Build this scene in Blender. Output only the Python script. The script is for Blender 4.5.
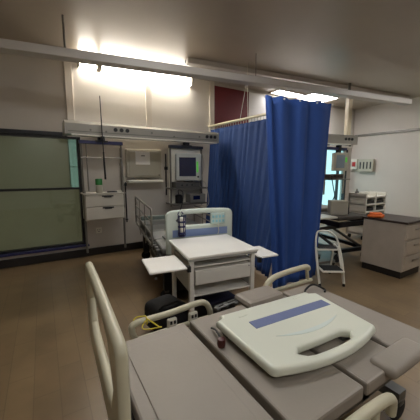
import bpy, bmesh, math, random
from mathutils import Vector, Matrix
random.seed(7)
R = math.radians
for o in list(bpy.data.objects):
    bpy.data.objects.remove(o)
SC = bpy.context.scene
COL = SC.collection

# ---------------------------------------------------------------- camera
cd = bpy.data.cameras.new('camera'); cam = bpy.data.objects.new('camera', cd); COL.objects.link(cam)
cam.location = (0, 0, 1.5)
cam.rotation_euler = (R(90 - 8.1), 0, R(-31.2))
cd.sensor_width = 36; cd.sensor_fit = 'HORIZONTAL'; cd.lens = 36 * 275 / 420.0
cd.clip_start = 0.02
SC.camera = cam
# ---------------------------------------------------------------- world
w = bpy.data.worlds.new('world'); SC.world = w; w.use_nodes = True
w.node_tree.nodes['Background'].inputs['Color'].default_value = (0.66, 0.88, 0.92, 1)
w.node_tree.nodes['Background'].inputs['Strength'].default_value = 1.0
# ---------------------------------------------------------------- exposure
SC.view_settings.view_transform = 'Standard'; SC.view_settings.look = 'None'
SC.view_settings.gamma = 1.0; SC.view_settings.use_curve_mapping = False
SC.view_settings.exposure = 0.9
WALL_LAMP = 24.0        # tubes on top of the back wall
CEIL_LAMP = 14.0       # lit ceiling panels over the far bay
FILL_LAMP = 4.2        # unseen ceiling panels added over the near bay as fill light

# ---------------------------------------------------------------- materials
def s2l(c):
    return tuple((v / 255 / 12.92 if v / 255 <= .04045 else ((v / 255 + .055) / 1.055) ** 2.4) for v in c)
MATS = {}
def M(name, rgb, rough=.5, metal=0, var=.06, scale=6, bump=0, emit=0, alpha=None, trans=0, coat=0):
    if name in MATS: return MATS[name]
    m = bpy.data.materials.new(name); m.use_nodes = True; nt = m.node_tree; b = nt.nodes['Principled BSDF']
    c = s2l(rgb)
    tc = nt.nodes.new('ShaderNodeTexCoord'); nz = nt.nodes.new('ShaderNodeTexNoise')
    nz.inputs['Scale'].default_value = scale; nz.inputs['Detail'].default_value = 4
    nt.links.new(tc.outputs['Object'], nz.inputs['Vector'])
    rp = nt.nodes.new('ShaderNodeValToRGB')
    rp.color_ramp.elements[0].position = .3; rp.color_ramp.elements[1].position = .7
    rp.color_ramp.elements[0].color = (*[v * (1 - var) for v in c], 1)
    rp.color_ramp.elements[1].color = (*[min(1, v * (1 + var)) for v in c], 1)
    nt.links.new(nz.outputs['Fac'], rp.inputs['Fac']); nt.links.new(rp.outputs['Color'], b.inputs['Base Color'])
    b.inputs['Roughness'].default_value = rough; b.inputs['Metallic'].default_value = metal
    if coat: b.inputs['Coat Weight'].default_value = coat
    if trans: b.inputs['Transmission Weight'].default_value = trans
    if bump:
        bp = nt.nodes.new('ShaderNodeBump'); bp.inputs['Strength'].default_value = bump; bp.inputs['Distance'].default_value = .01
        n2 = nt.nodes.new('ShaderNodeTexNoise'); n2.inputs['Scale'].default_value = scale * 12
        nt.links.new(tc.outputs['Object'], n2.inputs['Vector'])
        nt.links.new(n2.outputs['Fac'], bp.inputs['Height']); nt.links.new(bp.outputs['Normal'], b.inputs['Normal'])
    if emit:
        b.inputs['Emission Color'].default_value = (*c, 1); b.inputs['Emission Strength'].default_value = emit
    MATS[name] = m
    return m
def glass(name, rgb, mix=.35, rough=0.02):
    m = bpy.data.materials.new(name); m.use_nodes = True; nt = m.node_tree
    for n in list(nt.nodes): nt.nodes.remove(n)
    o = nt.nodes.new('ShaderNodeOutputMaterial'); t = nt.nodes.new('ShaderNodeBsdfTransparent'); g = nt.nodes.new('ShaderNodeBsdfGlossy')
    mx = nt.nodes.new('ShaderNodeMixShader'); fr = None
    t.inputs['Color'].default_value = (*s2l(rgb), 1); g.inputs['Roughness'].default_value = rough
    mx.inputs[0].default_value = .07; nt.links.new(t.outputs[0], mx.inputs[1]); nt.links.new(g.outputs[0], mx.inputs[2])
    nt.links.new(mx.outputs[0], o.inputs[0]); MATS[name] = m
    return m

wallm = M('wall_paint', (198, 191, 180), .55, var=.02, scale=2)
panelm = M('upper_panel', (228, 222, 212), .45, var=.015, scale=2)
ceilm = M('ceiling_panel', (176, 164, 148), .35, var=.05, scale=1.2)
trimm = M('trim_white', (226, 218, 205), .4, var=.02)
redm = M('red_panel', (116, 30, 34), .45, var=.06, scale=20)
beamm = M('beam_aluminium', (158, 154, 143), .38, metal=.15, var=.03)
railm = M('ceiling_rail_white', (200, 194, 186), .4, var=.02)
darkm = M('gap_shade', (34, 30, 28), .7)
blackm = M('black_plastic', (24, 24, 26), .4, var=.1)
rubberm = M('black_rubber', (20, 20, 20), .8, bump=.2)
framem = M('window_frame_black', (24, 26, 30), .4)
navym = M('navy_bar', (36, 38, 84), .4)
chromem = M('chrome_tube', (150, 146, 136), .28, metal=.8, var=.04)
steelm = M('painted_steel_grey', (116, 112, 104), .4, metal=.3)
drawerm = M('drawer_laminate', (190, 183, 168), .45, var=.02)
whitem = M('white_plastic', (224, 220, 206), .35, var=.02)
boardm = M('cream_board_plastic', (220, 222, 206), .32, var=.02, scale=3)
boardf = M('white_board_plastic', (206, 216, 206), .35, var=.02, scale=3)
stripem = M('blue_stripe', (112, 122, 158), .45, var=.04, scale=9)
stripef = M('pale_blue_stripe', (132, 152, 196), .45, var=.04, scale=9)
crescm = M('pale_crescent', (212, 222, 214), .3, var=.01)
deckm = M('grey_deck_plastic', (146, 137, 126), .5, var=.03, scale=5, bump=.06)
railp = M('rail_plastic', (196, 190, 164), .4, var=.03)
bedmetal = M('bed_frame_metal', (96, 96, 94), .35, metal=.6)
cartm = M('cart_white', (236, 232, 224), .3, var=.015, coat=.2)
cartg = M('cart_grey', (176, 176, 170), .4, var=.02)
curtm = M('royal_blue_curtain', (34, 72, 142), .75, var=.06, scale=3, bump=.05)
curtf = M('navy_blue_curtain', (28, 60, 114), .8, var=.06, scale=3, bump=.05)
screenm = M('dark_blue_screen', (16, 24, 62), .15)
screenl = M('pale_screen', (140, 152, 160), .2)
greenm = M('green_plastic', (44, 120, 52), .4)
greenl = M('green_trace', (90, 190, 70), .4, emit=.25)
beigeb = M('beige_housing', (176, 170, 152), .45)
brownb = M('brown_device', (74, 62, 50), .5, var=.3, scale=30)
redp = M('red_plastic', (170, 34, 30), .4)
orangem = M('orange_cloth', (214, 104, 40), .8, bump=.3)
yellowm = M('yellow_ribbon', (206, 186, 50), .6)
paperm = M('paper', (232, 228, 220), .7, var=.01)
boxm = M('wall_box_enamel', (170, 164, 146), .5, var=.02)
skirtm = M('black_skirting', (30, 25, 22), .5)
bluep = M('blue_plastic', (44, 62, 150), .4)
cyanp = M('cyan_label', (140, 196, 206), .4)
frostm = M('frosted_screen_green', (128, 136, 118), .6, var=.1, scale=5)
frost2 = M('frosted_screen_pale', (160, 190, 190), .5, var=.05, scale=3)
def frosted(name, rgb, tint):
    m = M(name, rgb, .6, var=.12, scale=5); nt = m.node_tree; b = nt.nodes['Principled BSDF']
    tl = nt.nodes.new('ShaderNodeBsdfTranslucent'); tl.inputs['Color'].default_value = (*s2l(tint), 1)
    mx = nt.nodes.new('ShaderNodeMixShader'); mx.inputs[0].default_value = .5
    nt.links.new(b.outputs[0], mx.inputs[1]); nt.links.new(tl.outputs[0], mx.inputs[2]); nt.links.new(mx.outputs[0], nt.nodes['Material Output'].inputs['Surface'])
    return m
frostm = frosted('frosted_green_sheet', (158, 152, 140), (222, 186, 166)); frost2 = frosted('frosted_pale_sheet', (205, 212, 208), (250, 240, 232))
lampw = M('wall_tube_diffuser', (255, 249, 238), .4, emit=WALL_LAMP, var=0)
lampc = M('ceiling_diffuser', (250, 250, 255), .4, emit=CEIL_LAMP, var=0)
lampfill = M('fill_diffuser', (250, 250, 250), .4, emit=FILL_LAMP * 2.2, var=0)
glassc = glass('clear_glass', (225, 240, 240))
glassg = glass('tinted_glass', (200, 222, 216))

def floor_mat():
    m = bpy.data.materials.new('vinyl_floor'); m.use_nodes = True; nt = m.node_tree; b = nt.nodes['Principled BSDF']
    tc = nt.nodes.new('ShaderNodeTexCoord'); mp = nt.nodes.new('ShaderNodeMapping'); mp.inputs['Rotation'].default_value = (0, 0, R(90))
    br = nt.nodes.new('ShaderNodeTexBrick'); br.inputs['Scale'].default_value = 3.2
    br.inputs['Color1'].default_value = (*s2l((126, 105, 76)), 1); br.inputs['Color2'].default_value = (*s2l((119, 98, 71)), 1)
    br.inputs['Mortar'].default_value = (*s2l((106, 87, 63)), 1); br.inputs['Mortar Size'].default_value = .008
    br.inputs['Brick Width'].default_value = 1.6; br.inputs['Row Height'].default_value = .5
    nz = nt.nodes.new('ShaderNodeTexNoise'); nz.inputs['Scale'].default_value = 3; nz.inputs['Detail'].default_value = 8
    mx = nt.nodes.new('ShaderNodeMix'); mx.data_type = 'RGBA'; mx.blend_type = 'OVERLAY'; mx.inputs[0].default_value = .35
    nt.links.new(tc.outputs['Object'], mp.inputs[0]); nt.links.new(mp.outputs[0], br.inputs[0]); nt.links.new(tc.outputs['Object'], nz.inputs[0])
    nt.links.new(br.outputs[0], mx.inputs[6]); nt.links.new(nz.outputs[0], mx.inputs[7]); nt.links.new(mx.outputs[2], b.inputs['Base Color'])
    b.inputs['Roughness'].default_value = .32
    return m
floorm = floor_mat()

# ---------------------------------------------------------------- helpers
def link(name, me, mat, parent=None, loc=(0, 0, 0), rot=(0, 0, 0), smooth=False):
    o = bpy.data.objects.new(name, me); COL.objects.link(o)
    if mat is not None:
        me.materials.clear(); me.materials.append(mat)
    o.location = loc; o.rotation_euler = rot
    if parent: o.parent = parent
    if smooth:
        for p in me.polygons: p.use_smooth = True
    return o
class MB:
    def __init__(s): s.bm = bmesh.new()
    def box(s, c, d, bev=0, rot=None, seg=2):
        t = bmesh.new(); bmesh.ops.create_cube(t, size=1)
        bmesh.ops.scale(t, vec=Vector(d), verts=t.verts)
        if bev: bmesh.ops.bevel(t, geom=list(t.edges), offset=bev, segments=seg, affect='EDGES', profile=.5)
        mt = Matrix.Translation(Vector(c))
        if rot: mt = mt @ Matrix.Rotation(rot[2], 4, 'Z') @ Matrix.Rotation(rot[1], 4, 'Y') @ Matrix.Rotation(rot[0], 4, 'X')
        t.transform(mt); s._add(t); return s
    def bb(s, a, b, bev=0):   # corner to corner
        return s.box([(a[i] + b[i]) / 2 for i in range(3)], [abs(b[i] - a[i]) for i in range(3)], bev)
    def _add(s, t):
        me = bpy.data.meshes.new('t'); t.to_mesh(me); s.bm.from_mesh(me); bpy.data.meshes.remove(me); t.free()
    def tube(s, pts, r, n=10, smoothn=0, closed=False):
        pts = [Vector(p) for p in pts]
        if smoothn: pts = spline(pts, smoothn)
        t = bmesh.new(); rings = []
        prev = None
        for i, p in enumerate(pts):
            a = pts[max(0, i - 1)]; b = pts[min(len(pts) - 1, i + 1)]
            d = (b - a).normalized()
            if prev is None:
                u = d.orthogonal().normalized()
            else:
                u = (prev - d * prev.dot(d)).normalized()
            prev = u; v = d.cross(u)
            rr = r[i] if isinstance(r, (list, tuple)) else r
            rings.append([t.verts.new(p + (u * math.cos(2 * math.pi * k / n) + v * math.sin(2 * math.pi * k / n)) * rr) for k in range(n)])
        for i in range(len(rings) - 1):
            for k in range(n):
                t.faces.new((rings[i][k], rings[i][(k + 1) % n], rings[i + 1][(k + 1) % n], rings[i + 1][k]))
        t.faces.new(rings[0][::-1]); t.faces.new(rings[-1])
        s._add(t); return s
    def lathe(s, prof, n=20, at=(0, 0, 0), axis='Z'):
        t = bmesh.new(); rings = []
        for r, z in prof:
            rings.append([t.verts.new((r * math.cos(2 * math.pi * k / n), r * math.sin(2 * math.pi * k / n), z)) for k in range(n)])
        for i in range(len(rings) - 1):
            for k in range(n):
                t.faces.new((rings[i][k], rings[i][(k + 1) % n], rings[i + 1][(k + 1) % n], rings[i + 1][k]))
        t.faces.new(rings[0][::-1]); t.faces.new(rings[-1])
        if axis == 'Y': t.transform(Matrix.Rotation(R(-90), 4, 'X'))
        if axis == 'X': t.transform(Matrix.Rotation(R(90), 4, 'Y'))
        t.transform(Matrix.Translation(Vector(at))); s._add(t); return s
    def make(s, name, mat, parent=None, smooth=False, **k):
        bmesh.ops.recalc_face_normals(s.bm, faces=s.bm.faces)
        me = bpy.data.meshes.new(name); s.bm.to_mesh(me); s.bm.free()
        o = link(name, me, mat, parent, smooth=smooth, **k)
        if smooth:
            try: me.set_sharp_from_angle(angle=R(40))
            except Exception: pass
        return o
def spline(pts, n):
    out = []
    P = [pts[0]] + list(pts) + [pts[-1]]
    for i in range(1, len(P) - 2):
        for k in range(n):
            t = k / n; a, b, c, d = P[i - 1], P[i], P[i + 1], P[i + 2]
            out.append(.5 * ((2 * b) + (c - a) * t + (2 * a - 5 * b + 4 * c - d) * t * t + (3 * b - a - 3 * c + d) * t ** 3))
    out.append(P[-2]); return out
def box(name, a, b, mat, parent=None, bev=0, **k):
    return MB().bb(a, b, bev).make(name, mat, parent, **k)
def plate(name, loops, th, bev, mat, parent=None, stand=True, loc=(0, 0, 0), rot=(0, 0, 0)):
    """flat shape with holes, rounded edges; stand: drawn in XZ, thickness along Y"""
    cu = bpy.data.curves.new(name, 'CURVE'); cu.dimensions = '2D'; cu.fill_mode = 'BOTH'
    for L in loops:
        sp = cu.splines.new('POLY'); sp.points.add(len(L) - 1)
        for i, p in enumerate(L): sp.points[i].co = (p[0], p[1], 0, 1)
        sp.use_cyclic_u = True
    cu.extrude = max(0.0001, th / 2 - bev); cu.bevel_depth = bev; cu.bevel_resolution = 3; cu.offset = -bev
    tmp = bpy.data.objects.new('tmp', cu); COL.objects.link(tmp)
    dg = bpy.context.evaluated_depsgraph_get()
    me = bpy.data.meshes.new_from_object(tmp.evaluated_get(dg)); bpy.data.objects.remove(tmp); bpy.data.curves.remove(cu)
    if stand: me.transform(Matrix.Rotation(R(90), 4, 'X'))
    me.name = name
    o = link(name, me, mat, parent, loc, rot, smooth=True)
    try: me.set_sharp_from_angle(angle=R(35))
    except Exception: pass
    return o
def rrect(x0, y0, x1, y1, r, n=6):
    out = []
    for cx, cy, a0 in ((x1 - r, y0 + r, -90), (x1 - r, y1 - r, 0), (x0 + r, y1 - r, 90), (x0 + r, y0 + r, 180)):
        for k in range(n + 1):
            a = R(a0 + 90 * k / n); out.append((cx + r * math.cos(a), cy + r * math.sin(a)))
    return out
def thing(name, label, cat, loc=(0, 0, 0), rz=0, group=None, rot=None):
    o = bpy.data.objects.new(name, None); COL.objects.link(o); o.empty_display_size = .1
    o.location = loc; o.rotation_euler = rot or (0, 0, rz)
    tag(o, label, cat, group); return o
def tag(o, label, cat, group=None):
    o['label'] = label; o['category'] = cat
    if group: o['group'] = group
    return o
def struct(o, label=None):
    o['kind'] = 'structure'
    if label: o['label'] = label
    return o
def copy_tree(o, parent=None):
    c = o.copy(); COL.objects.link(c)
    if parent: c.parent = parent
    for ch in [x for x in bpy.data.objects if x.parent == o and x != c]: copy_tree(ch, c)
    return c

# ================================================================ ROOM
YW, XR, XL, YN, ZC = 5.19, 8.3, -2.6, -2.6, 3.35
struct(box('floor', (XL - .2, YN - .2, -.1), (XR + .2, YW + .2, 0), floorm), 'tan vinyl floor of the ward')
struct(box('ceiling', (XL - .2, YN - .2, ZC), (XR + .2, YW + .2, ZC + .1), ceilm), 'beige brown ceiling of the ward')
mb = MB(); y0, y1 = YW, YW + .18
WL = (-1.9, .59, .22, 2.06)       # left window x0 x1 z0 z1
WR = (6.75, 8.1, .12, 2.14)       # right window
mb.bb((XL - .2, y0, 0), (WL[0], y1, ZC)); mb.bb((WL[0], y0, 0), (WL[1], y1, WL[2])); mb.bb((WL[0], y0, WL[3]), (WL[1], y1, ZC))
mb.bb((WL[1], y0, 0), (WR[0], y1, ZC)); mb.bb((WR[0], y0, 0), (WR[1], y1, WR[2])); mb.bb((WR[0], y0, WR[3]), (WR[1], y1, ZC)); mb.bb((WR[1], y0, 0), (XR + .2, y1, ZC))
struct(mb.make('wall_back', wallm), 'cream wall behind the beds and equipment beam')
struct(box('wall_right', (XR, YN - .2, 0), (XR + .2, YW, ZC), wallm), 'cream wall at the far right')
struct(box('wall_left', (XL - .2, YN - .2, 0), (XL, YW, ZC), wallm), 'cream wall at the left')
struct(box('wall_front', (XL, YN - .2, 0), (XR, YN, ZC), wallm), 'cream wall behind the camera')
struct(box('baseboard_back', (XL, YW - .03, 0), (6.7, YW, .13), skirtm, bev=.004), 'black skirting along the back wall')
struct(box('baseboard_right', (XR - .02, YN, 0), (XR, YW, .12), skirtm, bev=.004), 'black skirting along the right wall')
# upper wall: glazed cream panels between posts
for i, x in enumerate((.47, 1.79, 3.17)):
    struct(box('trim_%d' % (i + 1), (x - .055 , YW - .05, 2.2), (x + .055, YW, ZC), trimm, bev=.006), 'white vertical post on the upper wall')
struct(box('trim_4', (3.23, YW - .02, 2.2), (4.17, YW, 3.28), redm, bev=.003), 'dark red panel on the upper wall')
struct(box('trim_5', (4.17, YW - .025, 2.2), (8.28, YW, 3.28), panelm, bev=.003), 'cream panel on the upper wall right of the red one')
struct(box('trim_6', (.52, YW - .015, 2.16), (1.74, YW, ZC), panelm, bev=.003), 'cream panel on the upper wall, left bay')
struct(box('trim_7', (1.84, YW - .015, 2.16), (3.12, YW, ZC), panelm, bev=.003), 'cream panel on the upper wall, middle bay')
struct(box('trim_8', (XL, YW - .03, 2.06), (.40, YW, 2.12), framem, bev=.003), 'black rail above the left window')

def window(n, x0, x1, z0, z1, mull, trans, gm, label):
    r = thing('window_%d' % n, label, 'window', ((x0 + x1) / 2, YW, z0)); del r['category']; r['kind'] = 'structure'
    cx = (x0 + x1) / 2; wd = (x1 - x0) / 2; h = z1 - z0; t = .035
    f = MB(); f.bb((-wd, .0, 0), (-wd + t, .08, h)); f.bb((wd - t * 1.7, -.01, 0), (wd, .08, h)); f.bb((-wd, 0, 0), (wd, .08, t)); f.bb((-wd, 0, h - t), (wd, .08, h))
    for m in mull: f.bb((m - cx - t / 2, .0, 0), (m - cx + t / 2, .08, h))
    for m in trans: f.bb((-wd, .0, m - z0 - t / 2), (wd, .08, m - z0 + t / 2))
    f.make('window_frame', framem, r)
    box('pane', (-wd + .01, .045, .01), (wd - .01, .053, h - .01), gm, r)
    return r
w1 = window(1, *WL, [-.95], [1.205], glassg, 'black framed window at the left with frosted lower light')
box('window_sill', (-1.24, -.08, -.03), (1.28, .0, .0), navym, w1, bev=.004)
w2 = window(2, *WR, [7.72], [.35], glassc, 'bright daylight window in the far right bay')
# screens in the left window (solid frosted sheets behind the glass)
o = box('frosted_screen', (-1.24, .09, .0), (1.23, .10, .97), frostm, w1)
o = box('window_sheet', (-1.24, .09, 1.0), (1.06, .11, 1.84), frostm, w1)
o = box('window_sheet', (1.065, .09, 1.0), (1.23, .10, 1.84), frost2, w1)  # pale sheet added to tone down the daylight in this pane
gb = MB()
gb.bb((1.055, .055, 1.0), (1.07, .075, 1.84)); gb.bb((1.06, .055, 1.34), (1.22, .075, 1.355)); gb.make('glazing_bar', beigeb, w1)

# ceiling beam rail and its upper track
def prism_along(name, a, b, w, z0, z1, mat, bev=.006, off=0):
    a = Vector(a); b = Vector(b); d = b - a; ang = math.atan2(d.y, d.x)
    t = MB(); t.bb((0, off - w, 0), (d.length, off, z1 - z0), bev)
    return t.make(name, mat, None, loc=(a.x, a.y, z0), rot=(0, 0, ang))
A0 = (-1.30, 4.33); A1 = (6.6, 3.05)
struct(prism_along('trim_9', A0, A1, .17, 2.85, 2.95, railm), 'white ceiling-hung beam crossing the ward')
struct(prism_along('trim_10', (2.2, 4.46), (8.0, 3.72), .10, 3.26, 3.345, railm, off=-.06), 'slim white track on the ceiling beside the beam')
struct(prism_along('trim_11', (2.2, 4.46), (4.5, 4.165), .06, 3.29, 3.345, darkm, off=.0), 'dark strip for the shaded gap beside the ceiling track')  # shade of the gap painted as a solid dark strip
struct(MB().tube([(3.05, 3.62, 2.94), (3.05, 3.62, 3.35)], .006, 8).make('trim_12', steelm), 'thin hanger between ceiling and beam')
struct(MB().tube([(.35, 3.99, 2.94), (.35, 3.99, 3.35)], .012, 8).make('trim_13', steelm), 'hanger of the ceiling beam over the left bay')

# lamps on top of the back wall
def wall_lamp(x0, x1, label):
    r = thing('wall_lamp', label, 'lamp', ((x0 + x1) / 2, YW, 3.15), 0, None)
    h = (x1 - x0) / 2
    box('lamp_housing', (-h, -.13, .15), (h, -.0, .2), trimm, r, bev=.006)
    box('diffuser', (-h + .02, -.125, .065), (h - .02, -.02, .15), lampw, r, bev=.02)
    box('end_cap', (-h, -.13, .015), (-h + .02, -.0, .15), beigeb, r, bev=.004); box('end_cap', (h - .02, -.13, .015), (h, -.0, .15), trimm, r, bev=.004)
wall_lamp(.62, .92, 'short strip lamp at the wall top, above the left bay')
wall_lamp(.96, 2.66, 'long glaring strip lamp along the top of the back wall')
# ceiling panels
def ceil_lamp(x, y, w, d, rz, mat, label, group):
    r = thing('ceiling_lamp', label, 'lamp', (x, y, ZC), rz, group)
    f = MB(); t = .03
    f.bb((-w / 2, -d / 2, -.03), (w / 2, -d / 2 + t, 0)); f.bb((-w / 2, d / 2 - t, -.03), (w / 2, d / 2, 0)); f.bb((-w / 2, -d / 2, -.03), (-w / 2 + t, d / 2, 0)); f.bb((w / 2 - t, -d / 2, -.03), (w / 2, d / 2, 0))
    f.make('lamp_frame', trimm, r)
    box('diffuser', (-w / 2 + t, -d / 2 + t, -.022), (w / 2 - t, d / 2 - t, -.01), mat, r)
ceil_lamp(5.18, 4.96, .85, .34, R(0), lampc, 'lit ceiling panel behind the near curtain top, left one of the pair', 'lit ceiling panels of the far bay')
ceil_lamp(6.12, 4.84, .95, .6, R(0), lampc, 'lit ceiling panel behind the near curtain top, right one of the pair', 'lit ceiling panels of the far bay')
for x, y in ((.3, -1.6), (1.2, 2.2), (3.6, -.4), (6.2, 1.6)):  # out-of-view panels added for ambient fill, one of them over the cart
    ceil_lamp(x, y, 1.2, .6, 0, lampfill, 'added unseen fill light panel over the near side of the ward', 'added fill light panels of the near bay')

# ================================================================ PENDANT BEAMS
bt = thing('pendant_beam', 'long grey equipment beam with sockets running along the back wall', 'beam', (0, 4.5, 2.03))
pr = [(0, 0), (0, .15), (.04, .19), (.26, .19), (.3, .15), (.3, 0)]
def extr(name, prof, x0, x1, mat, parent, **k):
    t = bmesh.new(); a = [t.verts.new((x0, p[0], p[1])) for p in prof]; b = [t.verts.new((x1, p[0], p[1])) for p in prof]
    n = len(prof)
    for i in range(n): t.faces.new((a[i], a[(i + 1) % n], b[(i + 1) % n], b[i]))
    t.faces.new(a[::-1]); t.faces.new(b); bmesh.ops.recalc_face_normals(t, faces=t.faces)
    me = bpy.data.meshes.new(name); t.to_mesh(me); t.free(); return link(name, me, mat, parent, **k)
extr('beam_body', pr, .33, 2.9, beamm, bt)
box('rail_strip', (.4, -.02, -.022), (2.87, .03, 0), whitem, bt, bev=.003)
box('groove', (.36, -.004, .035), (2.87, .001, .045), steelm, bt)
box('end_cap', (2.9, -.005, -.01), (2.925, .305, .185), beamm, bt, bev=.01)
box('end_cap', (.31, -.005, -.01), (.33, .305, .185), beamm, bt, bev=.01)
for x in (1.02, 1.11, 1.20, 2.66, 2.745, 2.83):
    MB().lathe([(.0, 0), (.03, 0), (.03, .012), (.02, .014), (0, .014)], 14, (x, -.012, .095), 'Y').make('power_socket', blackm, bt)
for x in (.66, .88, 1.6, 2.0, 2.5):
    MB().lathe([(0, 0), (.014, 0), (.014, .012), (0, .012)], 10, (x, -.01, .07 + random.uniform(-.02, .04)), 'Y').make('gas_outlet', steelm, bt)
for x in (.8, 2.4):
    box('wall_bracket', (x, .3, .05), (x + .15, .69, .14), steelm, bt)

def rack(name, label, x, y, wd, ztop, zbar, shelves, zbot, barm=navym):
    """hanging equipment rack: origin under the beam"""
    r = thing(name, label, 'rack', (x, y, ztop))
    MB().bb((-.05, -.04, -.05), (.05, .04, 0), .006).bb((-.09, -.05, -.075), (.09, .05, -.05), .004).make('carriage', blackm, r)
    box('top_bar', (-wd / 2, -.03, zbar - ztop - .05), (wd / 2, .03, zbar - ztop), barm, r, bev=.005)
    for s in (-1, 1):
        MB().tube([(s * (wd / 2 - .025), 0, zbar - ztop - .05), (s * (wd / 2 - .025), 0, zbot - ztop)], .017, 10).make('pole', steelm, r, smooth=True)
    return r
# left rack with drawers
rk = rack('hanging_rack', 'hanging rack with white drawers under a navy bar, left of the back wall', .82, 4.6, .64, 2.01, 1.955, [], .22)
MB().tube([(-.22, 0, -.1), (-.22, 0, -.82)], .011).make('inner_pole', chromem, rk, smooth=True)
MB().tube([(-.31, -.02, -.31), (.31, -.02, -.31)], .009).make('rail', chromem, rk, smooth=True)
box('shelf', (-.32, -.12, -.87), (.31, .2, -.85), drawerm, rk, bev=.003)
box('cabinet_body', (-.30, -.10, -1.27), (.28, .2, -.872), drawerm, rk, bev=.004)
for k, (z0, z1) in enumerate(((-.885, -1.055), (-1.065, -1.255))):
    d = box('drawer', (-.29, -.125, z1), (.27, -.1, z0), drawerm, rk, bev=.006)
    MB().box((0.03, -.13, z0 - .012), (.17, .012, .022), .004).box((.03, -.134, z0 - .026), (.11, .008, .014), .003).make('handle', blackm, d)
for s in (-.285, .285):
    MB().tube([(s, -.1, -.8), (s, -.1, -1.1)], .008).make('side_rail', chromem, rk, smooth=True)
# rod
o = MB().tube([(.80, 4.42, 2.58), (.815, 4.44, 1.78)], .008).tube([(.815, 4.44, 1.78), (.825, 4.45, 1.37)], [.013, .015]).box((.815, 4.46, 1.99), (.05, .1, .04), .006).make('infusion_rod', blackm, smooth=True)
tag(o, 'thin black infusion rod clipped upright to the long equipment beam', 'rod')
# bottle on the shelf
b = thing('dispenser_bottle', 'small clear bottle with green cap on the drawer rack shelf', 'bottle', (.745, 4.56, 1.16))
MB().lathe([(0, 0), (.045, 0), (.05, .01), (.05, .1), (.035, .125), (0, .125)], 16).make('bottle_body', beigeb, b, smooth=True)
MB().lathe([(0, .125), (.052, .125), (.052, .21), (.045, .22), (0, .22)], 16).make('cap', greenm, b, smooth=True)
o = MB().box((0, 0, .012), (.12, .04, .022), .006).box((.09, .01, .01), (.05, .03, .018), .004).make('cable_clip', blackm, loc=(.92, 4.56, 1.16)); tag(o, 'dark clip lying on the drawer rack shelf', 'clip')
o = MB().box((0, 0, .014), (.08, .06, .026), .008).make('small_tray', whitem, loc=(1.05, 4.58, 1.16)); tag(o, 'little white tray at the right end of the drawer rack shelf', 'tray')
# wall sockets
def wall_socket(x, z, label):
    r = thing('wall_socket', label, 'socket', (x, YW, z))
    box('plate', (-.05, -.012, -.05), (.05, 0, .05), whitem, r, bev=.004)
    MB().box((-.018, -.014, .012), (.008, .006, .02)).box((.018, -.014, .012), (.008, .006, .02)).box((0, -.014, -.02), (.03, .006, .008)).make('slots', blackm, r)
wall_socket(.80, .44, 'white wall socket low on the back wall below the drawers')
# wall box with ledge
wb = thing('wall_box', 'grey enamel box with white paper hung between the two racks', 'box', (1.65, YW, 1.28))
box('cabinet_body', (-.33, -.12, .1), (.33, 0, .61), boxm, wb, bev=.012)
box('door', (-.29, -.135, .13), (.30, -.12, .58), boxm, wb, bev=.006)
box('ledge', (-.33, -.2, 0), (.33, 0, .05), whitem, wb, bev=.012)
MB().box((.27, -.145, .14), (.02, .02, .03), .003).make('latch', steelm, wb)
o = MB().box((0, 0, 0), (.27, .003, .24)).make('paper_notice', paperm, loc=(1.61, YW - .137, 1.735)); tag(o, 'sheet of white paper stuck on the grey enamel wall box', 'paper')
box('printed_mark', (-.03, -.003, .03), (.04, -.0016, .05), steelm, o)
# pipes next to the box
o = MB().tube([(1.235, 5.15, 1.9), (1.235, 5.15, .95)], .018).box((1.235, 5.16, 1.62), (.05, .06, .05), .006).box((1.235, 5.16, 1.1), (.05, .06, .05), .006).make('wall_rail_pipe', chromem, smooth=True)
tag(o, 'upright metal pipe on the wall, left edge of the enamel box', 'pipe')
o = MB().tube([(1.30, 5.15, 1.3), (1.30, 5.15, .55)], .012).box((1.30, 5.16, 1.25), (.04, .06, .05), .006).box((1.30, 5.16, .6), (.04, .06, .03), .004).make('wall_rail_pipe', blackm, smooth=True)
tag(o, 'short black pipe low on the wall under the enamel box corner', 'pipe')
o = MB().tube([(2.1, 5.15, 1.83), (2.1, 5.15, 1.02)], .014).lathe([(0, -.03), (.035, -.03), (.035, .03), (0, .03)], 12, (2.1, 5.14, 1.55)).make('wall_rail_pipe', blackm, smooth=True)
tag(o, 'upright black pole with clamp between enamel box and monitor', 'pole')

# monitor rack
rk2 = rack('hanging_rack', 'hanging rack under a black bar that holds the monitor', 2.28, 4.6, .68, 2.01, 1.95, [], .86, M('charcoal_bar', (34, 36, 48), .4))
box('shelf', (-.34, -.16, -.84), (.36, .2, -.81), steelm, rk2, bev=.003)
box('shelf', (-.34, -.16, -1.12), (.36, .2, -1.09), steelm, rk2, bev=.003)
box('back_panel', (-.33, .03, -1.13), (.34, .05, -.0985), whitem, rk2)
mo = thing('patient_monitor', 'grey monitor with dark blue screen on the hanging rack', 'monitor', (2.25, 4.485, 1.305), R(-18))
box('housing', (-.225, -.08, .02), (.235, .04, .50), M('monitor_grey', (176, 178, 174), .4), mo, bev=.02)
box('screen', (-.165, -.084, .10), (.135, -.078, .43), screenm, mo, bev=.003)
box('trace_strip', (.145, -.085, .17), (.175, -.079, .36), greenl, mo, bev=.002)
MB().lathe([(0, 0), (.018, 0), (.015, .02), (0, .02)], 12, (.17, -.1, .09), 'Y').make('knob', blackm, mo)
MB().bb((-.08, -.05, 0), (.08, .05, .022), .004).make('foot', blackm, mo)
rc = thing('module_unit', 'dark grey module box under the monitor', 'medical device', (2.22, 4.54, 1.20))
box('housing', (-.23, -.11, 0), (.25, .1, .105), M('module_grey', (92, 90, 84), .45), rc, bev=.012)
for k in range(3): MB().lathe([(0, 0), (.015, 0), (.015, .015), (0, .015)], 10, (-.12 + .1 * k, -.125, .05), 'Y').make('knob', blackm, rc)
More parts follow.
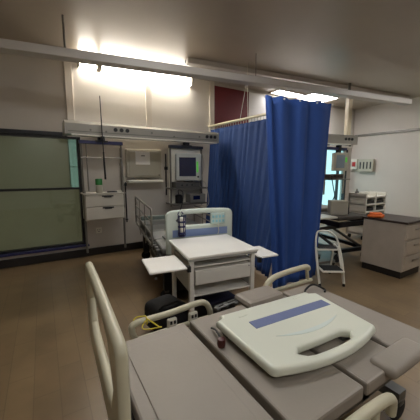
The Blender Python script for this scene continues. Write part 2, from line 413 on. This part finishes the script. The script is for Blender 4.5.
sp = thing('syringe_pump', 'white and grey pump box on the lower shelf of the monitor rack', 'pump', (2.42, 4.52, .92))
box('housing', (-.16, -.1, 0), (.16, .1, .16), M('pump_grey', (120, 118, 112), .45), sp, bev=.01)
box('display', (-.1, -.105, .06), (.04, -.099, .13), screenm, sp); 
sp2 = thing('suction_jar', 'dark jar with tubes on the lower shelf of the monitor rack', 'jar', (2.08, 4.52, .92))
MB().lathe([(0, 0), (.06, 0), (.065, .02), (.065, .14), (.04, .16), (0, .16)], 16).make('jar_body', blackm, sp2, smooth=True)
MB().tube([(0, 0, .15), (-.02, -.03, .24), (.05, -.06, .2), (.03, -.08, .02), (-.05, -.09, -.2)], .008, 8, 6).make('hose', blackm, sp2, smooth=True)
o = MB().tube([(2.52, 4.47, 1.86), (2.56, 4.44, 1.6), (2.5, 4.43, 1.35), (2.6, 4.44, 1.25), (2.66, 4.44, .9), (2.5, 4.44, .78)], .006, 8, 8).make('monitor_cable', beigeb, smooth=True)
tag(o, 'thin pale cable dangling beside the green strip of the monitor', 'cable')

# ================================================================ CURTAINS
def curtain(name, top, bot, z1, z0, folds, amp, mat, seed, label, group=None, scal=.0):
    rnd = random.Random(seed)
    T = spline([Vector((*p, 0)) for p in top], 24); B = spline([Vector((*p, 0)) for p in bot], 24)
    def at(L, s):
        f = s * (len(L) - 1); i = min(int(f), len(L) - 2); return L[i].lerp(L[i + 1], f - i)
    ph = [rnd.uniform(-.35, .35) for _ in range(folds + 2)]
    N, K = folds * 14, 26
    bm = bmesh.new(); g = []
    for j in range(K + 1):
        t = j / K; row = []
        for i in range(N + 1):
            s = i / N
            p = at(T, s).lerp(at(B, s), t)
            d = (at(T, min(1, s + .02)) - at(T, max(0, s - .02))).normalized(); nrm = Vector((d.y, -d.x, 0))
            f = s * folds; k = int(min(f, folds)); pp = ph[k] * (1 - (f - k)) + ph[k + 1] * (f - k)
            a = amp * (.75 + .25 * math.sin(3 * s + seed)) * (.8 + .35 * t)
            w = math.sin(2 * math.pi * (f + pp * .6)) + .22 * math.sin(4 * math.pi * (f + .2 + pp) + 1.5 * t)
            p = p + nrm * a * w
            z = z1 + (z0 - z1) * t - (scal * (.5 - .5 * math.cos(2 * math.pi * f)) * (1 - t))
            row.append(bm.verts.new((p.x, p.y, z)))
        g.append(row)
    for j in range(K):
        for i in range(N): bm.faces.new((g[j][i], g[j][i + 1], g[j + 1][i + 1], g[j + 1][i]))
    me = bpy.data.meshes.new(name); bm.to_mesh(me); bm.free()
    o = link('curtain_cloth', me, mat, smooth=True)
    sm = o.modifiers.new('thick', 'SOLIDIFY'); sm.thickness = .003
    r = thing(name, label, 'curtain', (top[0][0], top[0][1], z0)); o.parent = r; o.matrix_parent_inverse = Matrix.Translation(-Vector(r.location))
    return r, T, at
rail = thing('curtain_rail', 'cream curtain rail running from back wall to the near curtain', 'rail', (3.12, 5.19, 2.43))
MB().tube([(0, 0, 0), (.02, -.4, 0), (.07, -1.0, .0), (.13, -1.65, .0), (.17, -2.64, 0)], .024, 12, 4).make('rail_tube', M('rail_cream', (206, 196, 168), .4), rail, smooth=True)
MB().tube([(-.83, -2.64, -.07), (.0, -2.69, -.07), (.16, -2.72, -.07)], .016, 10).make('cross_rail', M('rail_cream', (206, 196, 168)), rail, smooth=True)
MB().lathe([(0, 0), (.05, 0), (.05, .02), (0, .02)], 14, (0, -.02, 0), 'Y').make('wall_flange', whitem, rail)
MB().tube([(.08, -1.2, .02), (.05, -1.2, .92)], .005, 8).tube([(.065, -1.0, .02), (.053, -1.2, .66)], .004, 8).make('suspension_wire', trimm, rail)
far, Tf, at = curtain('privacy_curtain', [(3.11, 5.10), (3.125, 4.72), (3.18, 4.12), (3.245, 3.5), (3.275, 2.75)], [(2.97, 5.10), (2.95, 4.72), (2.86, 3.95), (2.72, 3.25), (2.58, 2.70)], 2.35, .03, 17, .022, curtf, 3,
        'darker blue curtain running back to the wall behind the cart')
hk = MB()
for i in range(36):
    p = at(Tf, (i + .5) / 36); MB().tube([(p.x, p.y, 2.345), (p.x, p.y, 2.41)], .006, 6).make('curtain_hook', beigeb, far).matrix_parent_inverse = Matrix.Translation(-Vector(far.location))
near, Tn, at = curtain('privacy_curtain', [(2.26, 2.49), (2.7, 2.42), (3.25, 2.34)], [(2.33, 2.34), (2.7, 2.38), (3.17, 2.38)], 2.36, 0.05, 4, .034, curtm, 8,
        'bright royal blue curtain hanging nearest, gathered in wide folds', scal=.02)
for s in (.27, .49, .71, .93):
    p = at(Tn, s)
    MB().lathe([(0, 0), (.011, 0), (.011, .01), (0, .01)], 10, (p.x, p.y - .055, 2.325), 'Y').make('grommet', whitem, near).matrix_parent_inverse = Matrix.Translation(-Vector(near.location))

# ================================================================ BEDS
def board_shape(w=.41, h=.50, bow=.055, hole=(.225, .385, .45), cr=.09, taper=0):
    wt = w - taper
    out = [(-w + .05, 0), (-w + .05, .03), (-w, .05), (-wt, h - .03 - cr)]
    for k in range(1, 6):
        a = R(180 - 15 * k); out.append((-wt + cr + cr * math.cos(a), h - .03 - cr + cr * math.sin(a)))
    n = 14
    for k in range(n + 1):
        u = -wt + cr + .01 + (2 * wt - 2 * cr - .02) * k / n; out.append((u, h - .03 + bow * (1 - (u / (wt - cr)) ** 2)))
    out += [(-p[0], p[1]) for p in out[:9]][::-1]
    hw, z0, z1 = hole; hl = []
    n = 12
    for k in range(n + 1):
        u = hw * (-1 + 2 * k / n); e = math.sqrt(max(0, 1 - abs(u / hw) ** 6)); hl.append((u, (z0 + z1) / 2 + bow * .85 * (1 - (u / w) ** 2) - e * (z1 - z0) / 2))
    for k in range(n - 1, 0, -1):
        u = hw * (-1 + 2 * k / n); e = math.sqrt(max(0, 1 - abs(u / hw) ** 6)); hl.append((u, (z0 + z1) / 2 + bow * .85 * (1 - (u / w) ** 2) + e * (z1 - z0) / 2))
    return out, hl
def make_board(parent, mat, smat, th=.045, hole=(.225, .385, .45), stripe=(.22, .29), both=False, cres=True, sx=(-.27, .27), h=.5, cr=.09, taper=0, bow=.055, w=.41):
    out, hl = board_shape(w=w, h=h, hole=hole, cr=cr, taper=taper, bow=bow)
    p = plate('board_panel' if parent.get('category') != 'bed board' else 'panel', [out, hl], th, .018, mat, parent)
    for s in ((-1, 1) if both else (-1,)):
        box('blue_stripe', (sx[0], s * (th / 2 + .001) - .001, stripe[0]), (sx[1], s * (th / 2 + .001) + .001, stripe[1]), smat, p)
        if cres:
            L = []; n = 14
            for k in range(n + 1):
                u = -.24 + .48 * k / n; L.append((u + .04, .325 + .03 * (1 - (u / .24) ** 2)))
            for k in range(n - 1, 0, -1):
                u = -.24 + .48 * k / n; L.append((u + .04, .325 + .06 * (1 - (u / .24) ** 2)))
            c = plate('crescent_inlay', [L], .004, .001, crescm, p); c.location = (0, s * th / 2, 0)
    return p
def side_rail(parent, name, L, loc, rz, h=.28, mat=railp, plates=True, sag=.06):
    """plastic side rail with an arched top tube, struts and lower bar; local x from 0 to L"""
    g = bpy.data.objects.new(name, None); COL.objects.link(g); g.parent = parent; g.location = loc; g.rotation_euler = (0, 0, rz)
    return g
def rail_mesh(parent, name, pts, r, posts, mat, loc=(0, 0, 0), rz=0, lower=None):
    t = MB(); t.tube(pts, r, 12, 8)
    for a, b in posts: t.tube([a, b], r * .7, 10)
    if lower: t.tube(lower, r * .7, 10)
    return t.make(name, mat, parent, smooth=True, loc=loc, rot=(0, 0, rz))
def caster(parent, x, y, r=.06, mat=rubberm, name='caster'):
    c = MB().lathe([(0, -.016), (r * .8, -.016), (r, -.008), (r, .008), (r * .8, .016), (0, .016)], 20, (0, 0, r), 'Y').make(name, mat, parent, smooth=True, loc=(x, y, 0))
    MB().tube([(0, 0, r), (0.02, 0, r * 2.1)], .012, 8).box((0, 0, r * 1.7), (.05, .05, .04), .01).make('fork', bedmetal, c, smooth=True)
    return c
# ---------- foreground bed (long axis X)
DZ = .56
bed = thing('hospital_bed', 'bare hospital bed in the foreground with grey sectioned deck', 'bed', (.22, 1.02, 0))
secs = [(.03, .475), (.51, .93), (.955, 1.30), (1.325, 1.65)]
for i, (a, b) in enumerate(secs):
    d = box('deck_section', (a, -.44, DZ - .07), (b, .44, DZ), deckm, bed, bev=.012)
    if i == 0: box('raised_panel', (a + .06, -.36, DZ - .003), (b - .06, .36, DZ + .005), deckm, d, bev=.004)
    for k in range(0):
        pass
MB().bb((.0, -.40, DZ - .15), (1.66, -.34, DZ - .075), .006).bb((.0, .34, DZ - .15), (1.66, .40, DZ - .075), .006).bb((0, -.4, DZ - .15), (.05, .4, DZ - .075)).bb((1.61, -.4, DZ - .15), (1.66, .4, DZ - .075)).bb((1.0, -.4, DZ - .15), (1.06, .4, DZ - .08)).make('frame', bedmetal, bed)
MB().bb((.45, -.22, .14), (1.4, .22, .26), .03).bb((.5, -.1, .26), (.62, .1, DZ - .12), .02).bb((1.22, -.1, .26), (1.34, .1, DZ - .12), .02).bb((.12, -.36, .14), (.2, .36, .2)).bb((1.48, -.36, .14), (1.56, .36, .2)).bb((.12, -.05, .15), (1.56, .05, .2)).make('base', bedmetal, bed)
for x in (.16, 1.52):
    for y in (-.34, .34): caster(bed, x, y, .075)
# standing foot board at the left end (plane x = const)
g = make_board(bed, railp, stripem, th=.04, hole=(.36, .13, .40), stripe=(.03, .08), cres=False, h=.49, cr=.045, bow=.01, w=.46)
g.name = 'foot_board'; g.location = (-.043, .2, DZ - .03); g.rotation_euler = (0, 0, R(88.2))
# far side rails
rail_mesh(bed, 'side_rail', [(.205, .60, DZ - .11), (.19, .60, DZ - .05), (.22, .60, DZ - .01), (.45, .60, DZ - .005), (.66, .60, DZ + .01), (.725, .60, DZ - .01), (.755, .60, DZ - .06), (.765, .6, DZ - .11)], .021,
          [], railp, lower=[(.205, .6, DZ - .12), (.77, .6, DZ - .12)])
for x in (.46, .62):
    pl = MB().box((x, .6, DZ - .095), (.07, .03, .1), .012).make('control_plate', whitem, bed)
    MB().box((x - .012, .583, DZ - .07), (.014, .006, .022)).box((x + .014, .583, DZ - .07), (.014, .006, .022)).make('buttons', blackm, pl)
rail_mesh(bed, 'side_rail', [(1.27, .58, DZ - .06), (1.28, .58, DZ - .01), (1.34, .58, DZ + .045), (1.46, .58, DZ + .07), (1.75, .58, DZ + .08), (1.80, .58, DZ + .05)], .024,
          [((1.78, .58, DZ + .05), (1.8, .58, DZ - .05))], railp, lower=[(1.26, .58, DZ - .06), (1.85, .58, DZ - .06)])
# molded corner cover between the rails
box('corner_cover', (.94, .36, DZ - .03), (1.28, .56, DZ + .035), deckm, bed, bev=.03)
t = MB()
for k in range(3): t.box((.76 + .08 * k, .50 + .01 * (k % 2), DZ - .015), (.035, .04, .02), .005, rot=(0, 0, .3))
t.tube([(.76, .49, DZ - .01), (.95, .51, DZ - .005)], .007).tube([(.76, .53, DZ - .015), (.95, .54, DZ - .01)], .007).make('latch_mechanism', bedmetal, bed)
# near side rail, folded down, seen beside the lying board
MB().box((1.28, -.42, DZ - .005), (.36, .13, .06), .028, seg=4).make('corner_cover', deckm, bed, smooth=True)
rail_mesh(bed, 'side_rail', [(.4, -.52, DZ - .1), (.45, -.53, DZ + .0), (.7, -.53, DZ + .02), (.95, -.53, DZ + .0), (1.0, -.52, DZ - .1)], .022, [((.55, -.53, DZ), (.55, -.53, DZ - .2)), ((.85, -.53, DZ), (.85, -.53, DZ - .2))], railp, lower=[(.4, -.52, DZ - .2), (1.0, -.52, DZ - .2)])

# board lying on the deck
lb = thing('bed_board', 'cream end board with blue stripe and hand slot lying on the foreground bed', 'bed board', (1.218, 1.285, DZ + .05), 0, rot=(R(.5), 0, R(-3.5)))
p = make_board(lb, boardm, stripem, th=.05, hole=(.195, .40, .475), stripe=(.148, .222), sx=(-.25, .35), h=.55, both=True, cr=.04, taper=.03)
# the board is drawn upright (XZ): lay it down with its top towards the camera
p.rotation_euler = (R(90), 0, 0)
MB().box((-.24, -.075, .0245), (.06, .014, .006), .002, rot=(0, 0, .1)).make('moulded_lug', boardm, lb); MB().box((.22, -.05, .0245), (.06, .014, .006), .002, rot=(0, 0, .1)).make('moulded_lug', boardm, lb)
for x_, y_ in ((-.36, -.1), (.36, -.1), (-.2, -.42), (.2, -.42)): MB().box((x_, y_, -.037), (.05, .06, .026), .006).make('mounting_peg', bedmetal, lb)
# red black plug, cable, ribbon
pg = thing('handset_plug', 'small dark red and black plug lying left of the bed board', 'plug', (.762, 1.14, DZ))
MB().lathe([(0, 0), (.02, 0), (.024, .02), (.02, .045), (0, .05)], 14).make('plug_body', M('dark_red', (70, 20, 16), .4), pg, smooth=True)
MB().tube([(0, 0, .04), (.01, .05, .045), (.03, .11, .03), (.035, .16, .012)], .006, 8, 6).make('cord', blackm, pg, smooth=True)
o = MB().tube([(1.64, 1.31, DZ + .012), (1.70, 1.36, DZ + .02), (1.80, 1.37, DZ + .035), (1.845, 1.30, DZ + .012), (1.81, 1.27, DZ + .012)], .008, 8, 8).make('black_cable', blackm, smooth=True)
tag(o, 'black cable looped on the bed deck behind the lying board', 'cable')
rb = MB()
c0 = Vector((.50, 1.62, DZ - .005))
rb.tube([c0 + Vector((.0, .028 * math.sin(a), .026 * math.cos(a))) for a in [k * math.pi / 8 for k in range(17)]], .004, 6)
rb.tube([c0 + Vector((0, -.02, .02)), c0 + Vector((.03, -.06, -.0)), c0 + Vector((.05, -.12, -.005))], .004, 6, 5)
rb.tube([c0 + Vector((0, -.02, .01)), c0 + Vector((-.04, -.05, -.01)), c0 + Vector((-.02, -.075, -.02)), c0 + Vector((.06, -.125, -.002))], .004, 6, 5)
rb.tube([c0 + Vector((0, -.0, .026)), c0 + Vector((-.05, .01, .03)), c0 + Vector((-.08, .0, .02))], .004, 6, 5)
tag(rb.make('yellow_ribbon', yellowm, smooth=True), 'yellow ribbon tied round the left side rail of the foreground bed', 'ribbon')

# ---------- far bed, turned ten degrees
fb = thing('hospital_bed', 'hospital bed behind the white cart, white end board towards us', 'bed', (1.47, 2.66, 0), R(-10))
g = make_board(fb, boardf, stripef, th=.045, hole=(.28, .345, .465), stripe=(.23, .31), cres=False, sx=(-.32, .32), h=.55, bow=.012, cr=.07, w=.39)
g.name = 'foot_board'; g.location = (0, -.03, .56)
for a, b in ((.02, .47), (.50, .95), (.98, 1.42), (1.45, 1.88)):
    box('deck_section', (-.42, a, .59), (.42, b, .66), M('far_deck_grey', (122, 122, 118), .5), fb, bev=.02)
MB().bb((-.44, 0, .5), (-.38, 1.92, .58)).bb((.38, 0, .5), (.44, 1.92, .58)).bb((-.44, 0, .5), (.44, .05, .58)).bb((-.44, 1.87, .5), (.44, 1.92, .58)).make('frame', bedmetal, fb)
MB().bb((-.3, .1, .1), (.3, 1.7, .24), .03).bb((-.12, .4, .22), (.12, .52, .56)).bb((-.12, 1.4, .22), (.12, 1.52, .56)).bb((-.4, 1.72, .14), (-.3, 1.82, .5), .01).bb((.3, 1.72, .14), (.4, 1.82, .5), .01).bb((-.4, .08, .14), (-.3, .16, .5), .01).make('base', blackm, fb)
for x in (-.36, .36):
    for y in (.12, 1.77): caster(fb, x, y, .075)
box('head_bar', (-.40, 1.93, .55), (.42, 1.97, .72), M('grey_green_bar', (110, 122, 116), .45), fb, bev=.015)
def metal_rail(x, a=.32, b=1.95, z1=1.06):
    t = MB(); z0 = .62
    t.tube([(x, a, z0), (x, a, z1 - .02), (x, a + .02, z1), (x, b - .02, z1), (x, b, z1 - .02), (x, b, z0)], .013, 10)
    t.tube([(x, a, z0 + .14), (x, b, z0 + .14)], .008); t.tube([(x, a, z0 + .29), (x, b, z0 + .29)], .008)
    for y in (a + (b - a) / 3, a + (b - a) * 2 / 3): t.tube([(x, y, z0 - .1), (x, y, z1)], .008)
    t.tube([(x, a, z0), (x, b, z0)], .013)
    t.make('side_rail', chromem, fb, smooth=True)
metal_rail(-.48); metal_rail(.46, .32, 1.6, .85)
t = MB()
for k in range(6): t.box((-.45 + .04 * random.random(), .15 + .11 * k, .58), (.07, .06, .09), .01, rot=(0, 0, random.random()))
t.tube([(-.46, .1, .55), (-.46, .8, .55)], .014).tube([(-.3, .25, .68), (-.33, .4, .70), (-.25, .5, .68)], .014).tube([(-.5, .0, .34), (-.42, .5, .14)], .012).make('crank_linkage', bedmetal, fb)
MB().box((-.3, -.0, .60), (.10, .03, .03), .005).box((.28, -.0, .60), (.12, .03, .03), .005).make('board_latch', blackm, fb, loc=(0, .0, .28))
# things clipped on the end board
dv = thing('drip_bottle', 'white bottle in a blue holder clipped on the far end board', 'bottle', (1.225, 2.6, .84), R(-10))
MB().lathe([(0, 0), (.025, 0), (.03, .02), (.035, .09), (.03, .17), (0, .18)], 16).make('bottle_body', whitem, dv, smooth=True)
hm = MB()
for z in (.0, .07, .12): hm.lathe([(.030, z), (.042, z), (.042, z + .018), (.03, z + .018)], 16)
for a in range(5):
    an = a * 2 * math.pi / 5; hm.tube([(.036 * math.cos(an), .036 * math.sin(an), -.03), (.038 * math.cos(an), .038 * math.sin(an), .2)], .005, 6)
hm.lathe([(0, -.035), (.03, -.035), (.036, -.02), (.0, -.02)], 14); hm.tube([(-.03, .04, .2), (0, .06, .24), (.03, .04, .2)], .006, 6, 4)
hm.make('holder', navym, dv, smooth=True)
cp = thing('control_panel', 'pale cyan control panel hooked on the far end board', 'control panel', (1.66, 2.575, .98), R(-10))
box('housing', (-.09, -.02, -.07), (.09, .012, .055), M('panel_white', (190, 206, 200), .4), cp, bev=.008)
t = MB()
for i in range(4):
    for j in range(2): t.box((-.06 + .04 * i, -.022, -.035 + .05 * j), (.026, .006, .03), .003)
t.make('buttons', cyanp, cp)
MB().tube([(0, -.01, -.07), (.01, -.01, -.15), (.0, -.005, -.19)], .004, 6, 4).make('cord', whitem, cp)

# ================================================================ WHITE CART
ct = thing('bedside_cart', 'white wheeled cart with fold-out side leaves and a drawer', 'cart', (1.35, 2.20, 0), R(-8))
box('table_top', (-.34, -.31, .775), (.335, .33, .80), cartm, ct, bev=.008)
box('table_rim', (-.33, -.30, .755), (.325, .32, .775), cartg, ct, bev=.004)
for x in (-.30, .295):
    for y in (-.26, .28):
        l = box('leg', (x - .02, y - .02, .11), (x + .02, y + .02, .75), cartm, ct, bev=.004)
        caster(ct, x, y, .05)
box('side_panel', (-.30, -.27, .45), (-.285, .27, .71), cartg, ct); box('side_panel', (.28, -.27, .45), (.295, .27, .71), cartg, ct)
box('back_panel', (-.28, .27, .53), (.28, .285, .71), cartg, ct)
box('upper_shelf', (-.28, -.27, .69), (.28, .27, .70), cartm, ct, bev=.003)
d = box('drawer', (-.268, -.28, .535), (.27, .2, .665), cartm, ct, bev=.006)
box('label_plate', (-.235, -.283, .55), (.235, -.28, .645), cartm, d)
MB().lathe([(0, 0), (.006, 0), (.006, .004), (0, .004)], 8, (.25, -.285, .645), 'Y').make('lock', blackm, d)
box('lower_shelf', (-.28, -.27, .43), (.28, .27, .445), cartm, ct, bev=.003)
lf = box('side_leaf', (-.66, -.32, .70), (-.35, .06, .72), cartm, ct, bev=.01)
MB().tube([(-.345, -.28, .70), (-.345, .04, .70)], .01).box((-.335, -.30, .70), (.03, .04, .05), .004).make('hinge', blackm, lf)
lf = box('side_leaf', (.355, -.31, .70), (.56, .02, .72), cartm, ct, bev=.01)
MB().tube([(.352, -.28, .70), (.352, .0, .70)], .01).box((.35, -.30, .69), (.03, .04, .05), .004).make('hinge', blackm, lf)
# dark bag and tray under the left leaf
t = MB().box((0, 0, .17), (.32, .34, .26), .07, rot=(0, 0, .2), seg=4)
o = thing('equipment_bag', 'black bag on the floor under the left leaf of the cart', 'bag', (.90, 2.28, 0))
t.make('bag_body', M('bag_fabric', (22, 22, 24), .8, bump=.3), o, smooth=True); MB().tube([(-.1, -.1, .285), (-.06, -.12, .32), (.06, -.1, .32), (.1, -.08, .285)], .012, 8, 5).make('strap', rubberm, o, smooth=True)
sb = thing('storage_bin', 'black bin with blue lid on the floor beneath the cart', 'bin', (1.38, 2.2, 0))
MB().box((0, 0, .13), (.34, .3, .26), .03).make('bin_body', blackm, sb, smooth=True); MB().box((.02, 0, .27), (.3, .28, .03), .01).make('lid', M('dark_blue_lid', (22, 26, 52), .5), sb, smooth=True)

# ================================================================ STEP STOOL
st = thing('step_stool', 'white two-step stool with black treads and arched handle beside the near curtain', 'step stool', (3.16, 2.13, 0), R(-33))
def tread(y, z, w):
    tr = box('tread', (-w, y - .11, z - .025), (w, y + .11, z), whitem, st, bev=.006)
    box('rubber_mat', (-w + .015, y - .095, z), (w - .015, y + .1, z + .008), rubberm, tr, bev=.002)
tread(.05, .22, .14); tread(.27, .45, .14)
for s in (-1, 1):
    l = MB().tube([(s * .155, -.02, .02), (s * .15, .2, .46), (s * .15, .34, .47)], .012, 10).make('leg', whitem, st, smooth=True)
    MB().lathe([(0, 0), (.018, 0), (.016, .035), (0, .035)], 12, (s * .155, -.02, 0)).make('rubber_foot', rubberm, l)
    l = MB().tube([(s * .155, .44, .02), (s * .15, .34, .47)], .012, 10).make('leg', whitem, st, smooth=True)
    MB().lathe([(0, 0), (.018, 0), (.016, .035), (0, .035)], 12, (s * .155, .44, 0)).make('rubber_foot', rubberm, l)
MB().tube([(.162, -.02, .03), (.15, .05, .30), (.125, .12, .50), (.08, .15, .63), (.0, .17, .69), (-.1, .17, .70), (-.17, .15, .66), (-.19, .08, .42), (-.162, -.02, .03)], .012, 10, 5).make('handle', whitem, st, smooth=True)

# ================================================================ RIGHT BAY (behind the curtain)
rb2 = thing('pendant_beam', 'end of a second grey equipment beam in the right bay', 'beam', (4.95, 3.05, 2.04), R(-10))
rb2.location = (4.72, 3.78, 2.07)
extr('beam_body', pr, .0, 1.18, beamm, rb2)
box('end_cap', (1.18, -.005, -.01), (1.205, .305, .185), beamm, rb2, bev=.01)
box('rail_strip', (0, -.02, -.022), (1.0, .03, 0), whitem, rb2)
for x in (.86, .95, 1.04): MB().lathe([(0, 0), (.03, 0), (.03, .012), (0, .014)], 12, (x, -.012, .1), 'Y').make('power_socket', blackm, rb2)
for x in (.5, 1.1): MB().lathe([(0, 0), (.025, 0), (.02, .04), (0, .04)], 10, (x, .1, -.04)).make('gas_outlet', steelm, rb2)
MB().bb((1.00, .1, .185), (1.10, .2, 1.0), .01).make('ceiling_column', M('column_cream', (226, 214, 186), .4), rb2)
MB().lathe([(0, .99), (.05, .99), (.05, 1.02), (.03, 1.03), (.03, 1.28), (.07, 1.285), (.07, 1.3), (0, 1.3)], 16, (1.03, .15, 0)).make('ceiling_mount', steelm, rb2)
rk3 = thing('hanging_rack', 'hanging rack with navy bar in the right bay', 'rack', (5.58, 3.76, 2.048))
MB().bb((-.09, -.04, -.19), (-.0, .04, -.0), .005).make('carriage', blackm, rk3)
box('top_bar', (-.48, -.03, -.10), (.22, .03, -.05), navym, rk3, bev=.004)
for x in (.2, -.46): MB().tube([(x, 0, -.1), (x, 0, -1.05)], .017).make('pole', beigeb, rk3, smooth=True)
box('shelf', (-.48, -.15, -.74), (.22, .12, -.72), steelm, rk3)
mo2 = thing('patient_monitor', 'pale grey monitor with light screen in the right bay', 'monitor', (5.45, 3.66, 1.50), R(-30))
box('housing', (-.14, -.06, 0), (.16, .08, .38), beigeb, mo2, bev=.015)
box('screen', (-.10, -.064, .06), (.08, -.058, .33), screenl, mo2, bev=.003)
box('trace_strip', (.09, -.064, .18), (.125, -.058, .28), greenl, mo2)
MB().box((0, .03, .38), (.04, .03, .05), .004).make('mount', blackm, mo2)
t = thing('suction_unit', 'dark brown device on the shelf beneath the pale monitor', 'medical device', (5.33, 3.70, 1.328))
MB().box((0, 0, .055), (.5, .16, .1), .02).make('housing', brownb, t)
for k in range(4): MB().lathe([(0, 0), (.025, 0), (.02, .03), (0, .03)], 12, (-.18 + .11 * k, -.1, .06), 'Y').make('knob', blackm, t)
MB().tube([(-.2, -.1, .03), (-.16, -.13, -.2), (-.1, -.12, -.35), (-.2, -.12, -.5)], .01, 8, 6).make('hose', rubberm, t, smooth=True)
# wall items on the right wall
fe = thing('alarm_box', 'white box with red front on the far right wall', 'box', (XR, 5.02, 1.55), 0)
box('housing', (-.12, -.1, 0), (0, .1, .3), whitem, fe, bev=.01); box('red_front', (-.14, -.06, .08), (-.12, .04, .22), redp, fe, bev=.006)
gd = thing('glove_dispenser', 'grey wall panel with dark slots on the far right wall', 'dispenser', (XR, 4.66, 1.48), 0)
box('housing', (-.12, -.22, 0), (0, .22, .36), beigeb, gd, bev=.01)
for k in range(4): box('slot', (-.124, -.17 + .1 * k, .08), (-.119, -.13 + .1 * k, .28), blackm, gd)
o = MB().bb((XR - .04, 3.2, 2.52), (XR, 5.1, 2.58), .004).make('service_rail', steelm); tag(o, 'slim grey rail high on the far right wall', 'rail')
# stretcher
sr = thing('stretcher', 'dark framed stretcher on black casters in the right bay', 'stretcher', (4.36, 2.58, 0), R(-10))
box('deck', (-.36, .0, .70), (.36, 1.8, .76), M('stretcher_dark', (70, 64, 58), .5), sr, bev=.02)
box('mattress', (-.33, .6, .76), (.33, 1.78, .82), M('mattress_grey', (120, 112, 100), .6), sr, bev=.025)
MB().bb((-.36, -.02, .60), (-.31, 1.8, .68)).bb((.31, -.02, .60), (.36, 1.8, .68)).bb((-.36, -.02, .60), (.36, .03, .68)).make('frame', blackm, sr)
MB().tube([(-.25, .1, .6), (-.25, 1.3, .22)], .025).tube([(.25, .1, .6), (.25, 1.3, .22)], .025).tube([(-.25, 1.3, .6), (-.25, .1, .22)], .025).tube([(.25, 1.3, .6), (.25, .1, .22)], .025).make('lift_arms', steelm, sr, smooth=True)
MB().bb((-.33, .0, .16), (-.27, 1.7, .22)).bb((.27, .0, .16), (.33, 1.7, .22)).bb((-.33, .0, .16), (.33, .06, .22)).bb((-.33, 1.64, .16), (.33, 1.7, .22)).make('base', blackm, sr)
for x in (-.3, .3):
    for y in (.03, 1.65): caster(sr, x, y, .075)
vb = thing('ventilator_box', 'beige box with dark side panel standing on the stretcher', 'medical device', (4.29, 2.84, .762), R(-40))
box('housing', (-.16, -.1, 0), (.12, .1, .24), beigeb, vb, bev=.01); box('side_panel', (.12, -.09, .02), (.14, .09, .22), blackm, vb, bev=.004)
# white tray table behind the stool
tt = thing('tray_table', 'white tray table partly hidden behind the near curtain', 'table', (3.74, 2.80, 0), R(-10))
box('table_top', (-.34, -.16, .76), (.22, .16, .785), whitem, tt, bev=.008)
MB().bb((-.3, -.03, .06), (-.24, .03, .76)).make('column', chromem, tt)
MB().bb((-.3, -.18, .05), (-.24, .18, .09)).bb((-.3, -.18, .05), (.2, -.14, .09)).bb((-.3, .14, .05), (.2, .18, .09)).make('base', steelm, tt)
for x in (-.27, .18):
    for y in (-.16, .16): MB().lathe([(0, -.012), (.025, -.012), (.025, .012), (0, .012)], 12, (x, y, .025), 'Y').make('caster', rubberm, tt)
# shelf trolley
sh = thing('drawer_trolley', 'white open trolley with rows of dark trays in the right bay', 'trolley', (6.1, 3.45, -.0), 0)
MB().bb((-.25, -.2, .1), (-.22, .2, 1.02)).bb((.52, -.2, .1), (.55, .2, 1.02)).bb((.12, -.2, .1), (.15, .2, 1.02)).bb((-.25, .17, .1), (.55, .2, 1.02)).make('frame', whitem, sh)
for k in range(6):
    box('shelf', (-.25, -.2, .12 + .16 * k), (.55, .2, .15 + .16 * k), whitem, sh, bev=.004)
    if k < 5:
        for a, b in ((-.21, .11), (.16, .51)): box('tray', (a, -.17, .155 + .16 * k), (b, .15, .22 + .16 * k), blackm, sh, bev=.004)
for x in (-.2, .5):
    for y in (-.15, .15): MB().lathe([(0, -.012), (.05, -.012), (.05, .012), (0, .012)], 12, (x, y, .05), 'Y').make('caster', rubberm, sh)
pu = thing('pump_bottle', 'small grey pump bottle on the white trolley', 'bottle', (5.9, 3.5, .95))
MB().lathe([(0, 0), (.04, 0), (.04, .1), (.015, .13), (.015, .16), (0, .16)], 12).make('bottle_body', steelm, pu, smooth=True)
# cabinet at the right edge
cb = thing('side_cabinet', 'pale side cabinet at the right edge with dark plinth', 'cabinet', (4.16, 1.75, 0), 0)
box('cabinet_body', (0, 0, .1), (.6, .58, .78), M('cabinet_pale', (176, 164, 148), .5), cb, bev=.006)
box('plinth', (.02, .02, 0), (.58, .56, .1), skirtm, cb)
box('worktop', (-.01, -.02, .78), (.62, .6, .81), M('worktop_dark', (60, 48, 42), .4), cb, bev=.005)
for k in range(3):
    d = box('drawer', (.02, -.02, .12 + .22 * k), (.58, 0, .32 + .22 * k), M('cabinet_pale', (176, 164, 148)), cb, bev=.005)
    MB().tube([(.2, -.04, .26 + .22 * k), (.4, -.04, .26 + .22 * k)], .008).make('handle', chromem, d)
oc = MB()
o = thing('orange_cloth', 'folded orange cloth lying on the dark worktop at the right edge', 'cloth', (4.25, 2.2, .81))
MB().box((0, 0, .022), (.2, .2, .04), .018, rot=(0, 0, .3), seg=3).box((.03, .02, .052), (.15, .16, .025), .01, rot=(0, 0, .6), seg=3).make('folded_cloth', orangem, o, smooth=True)
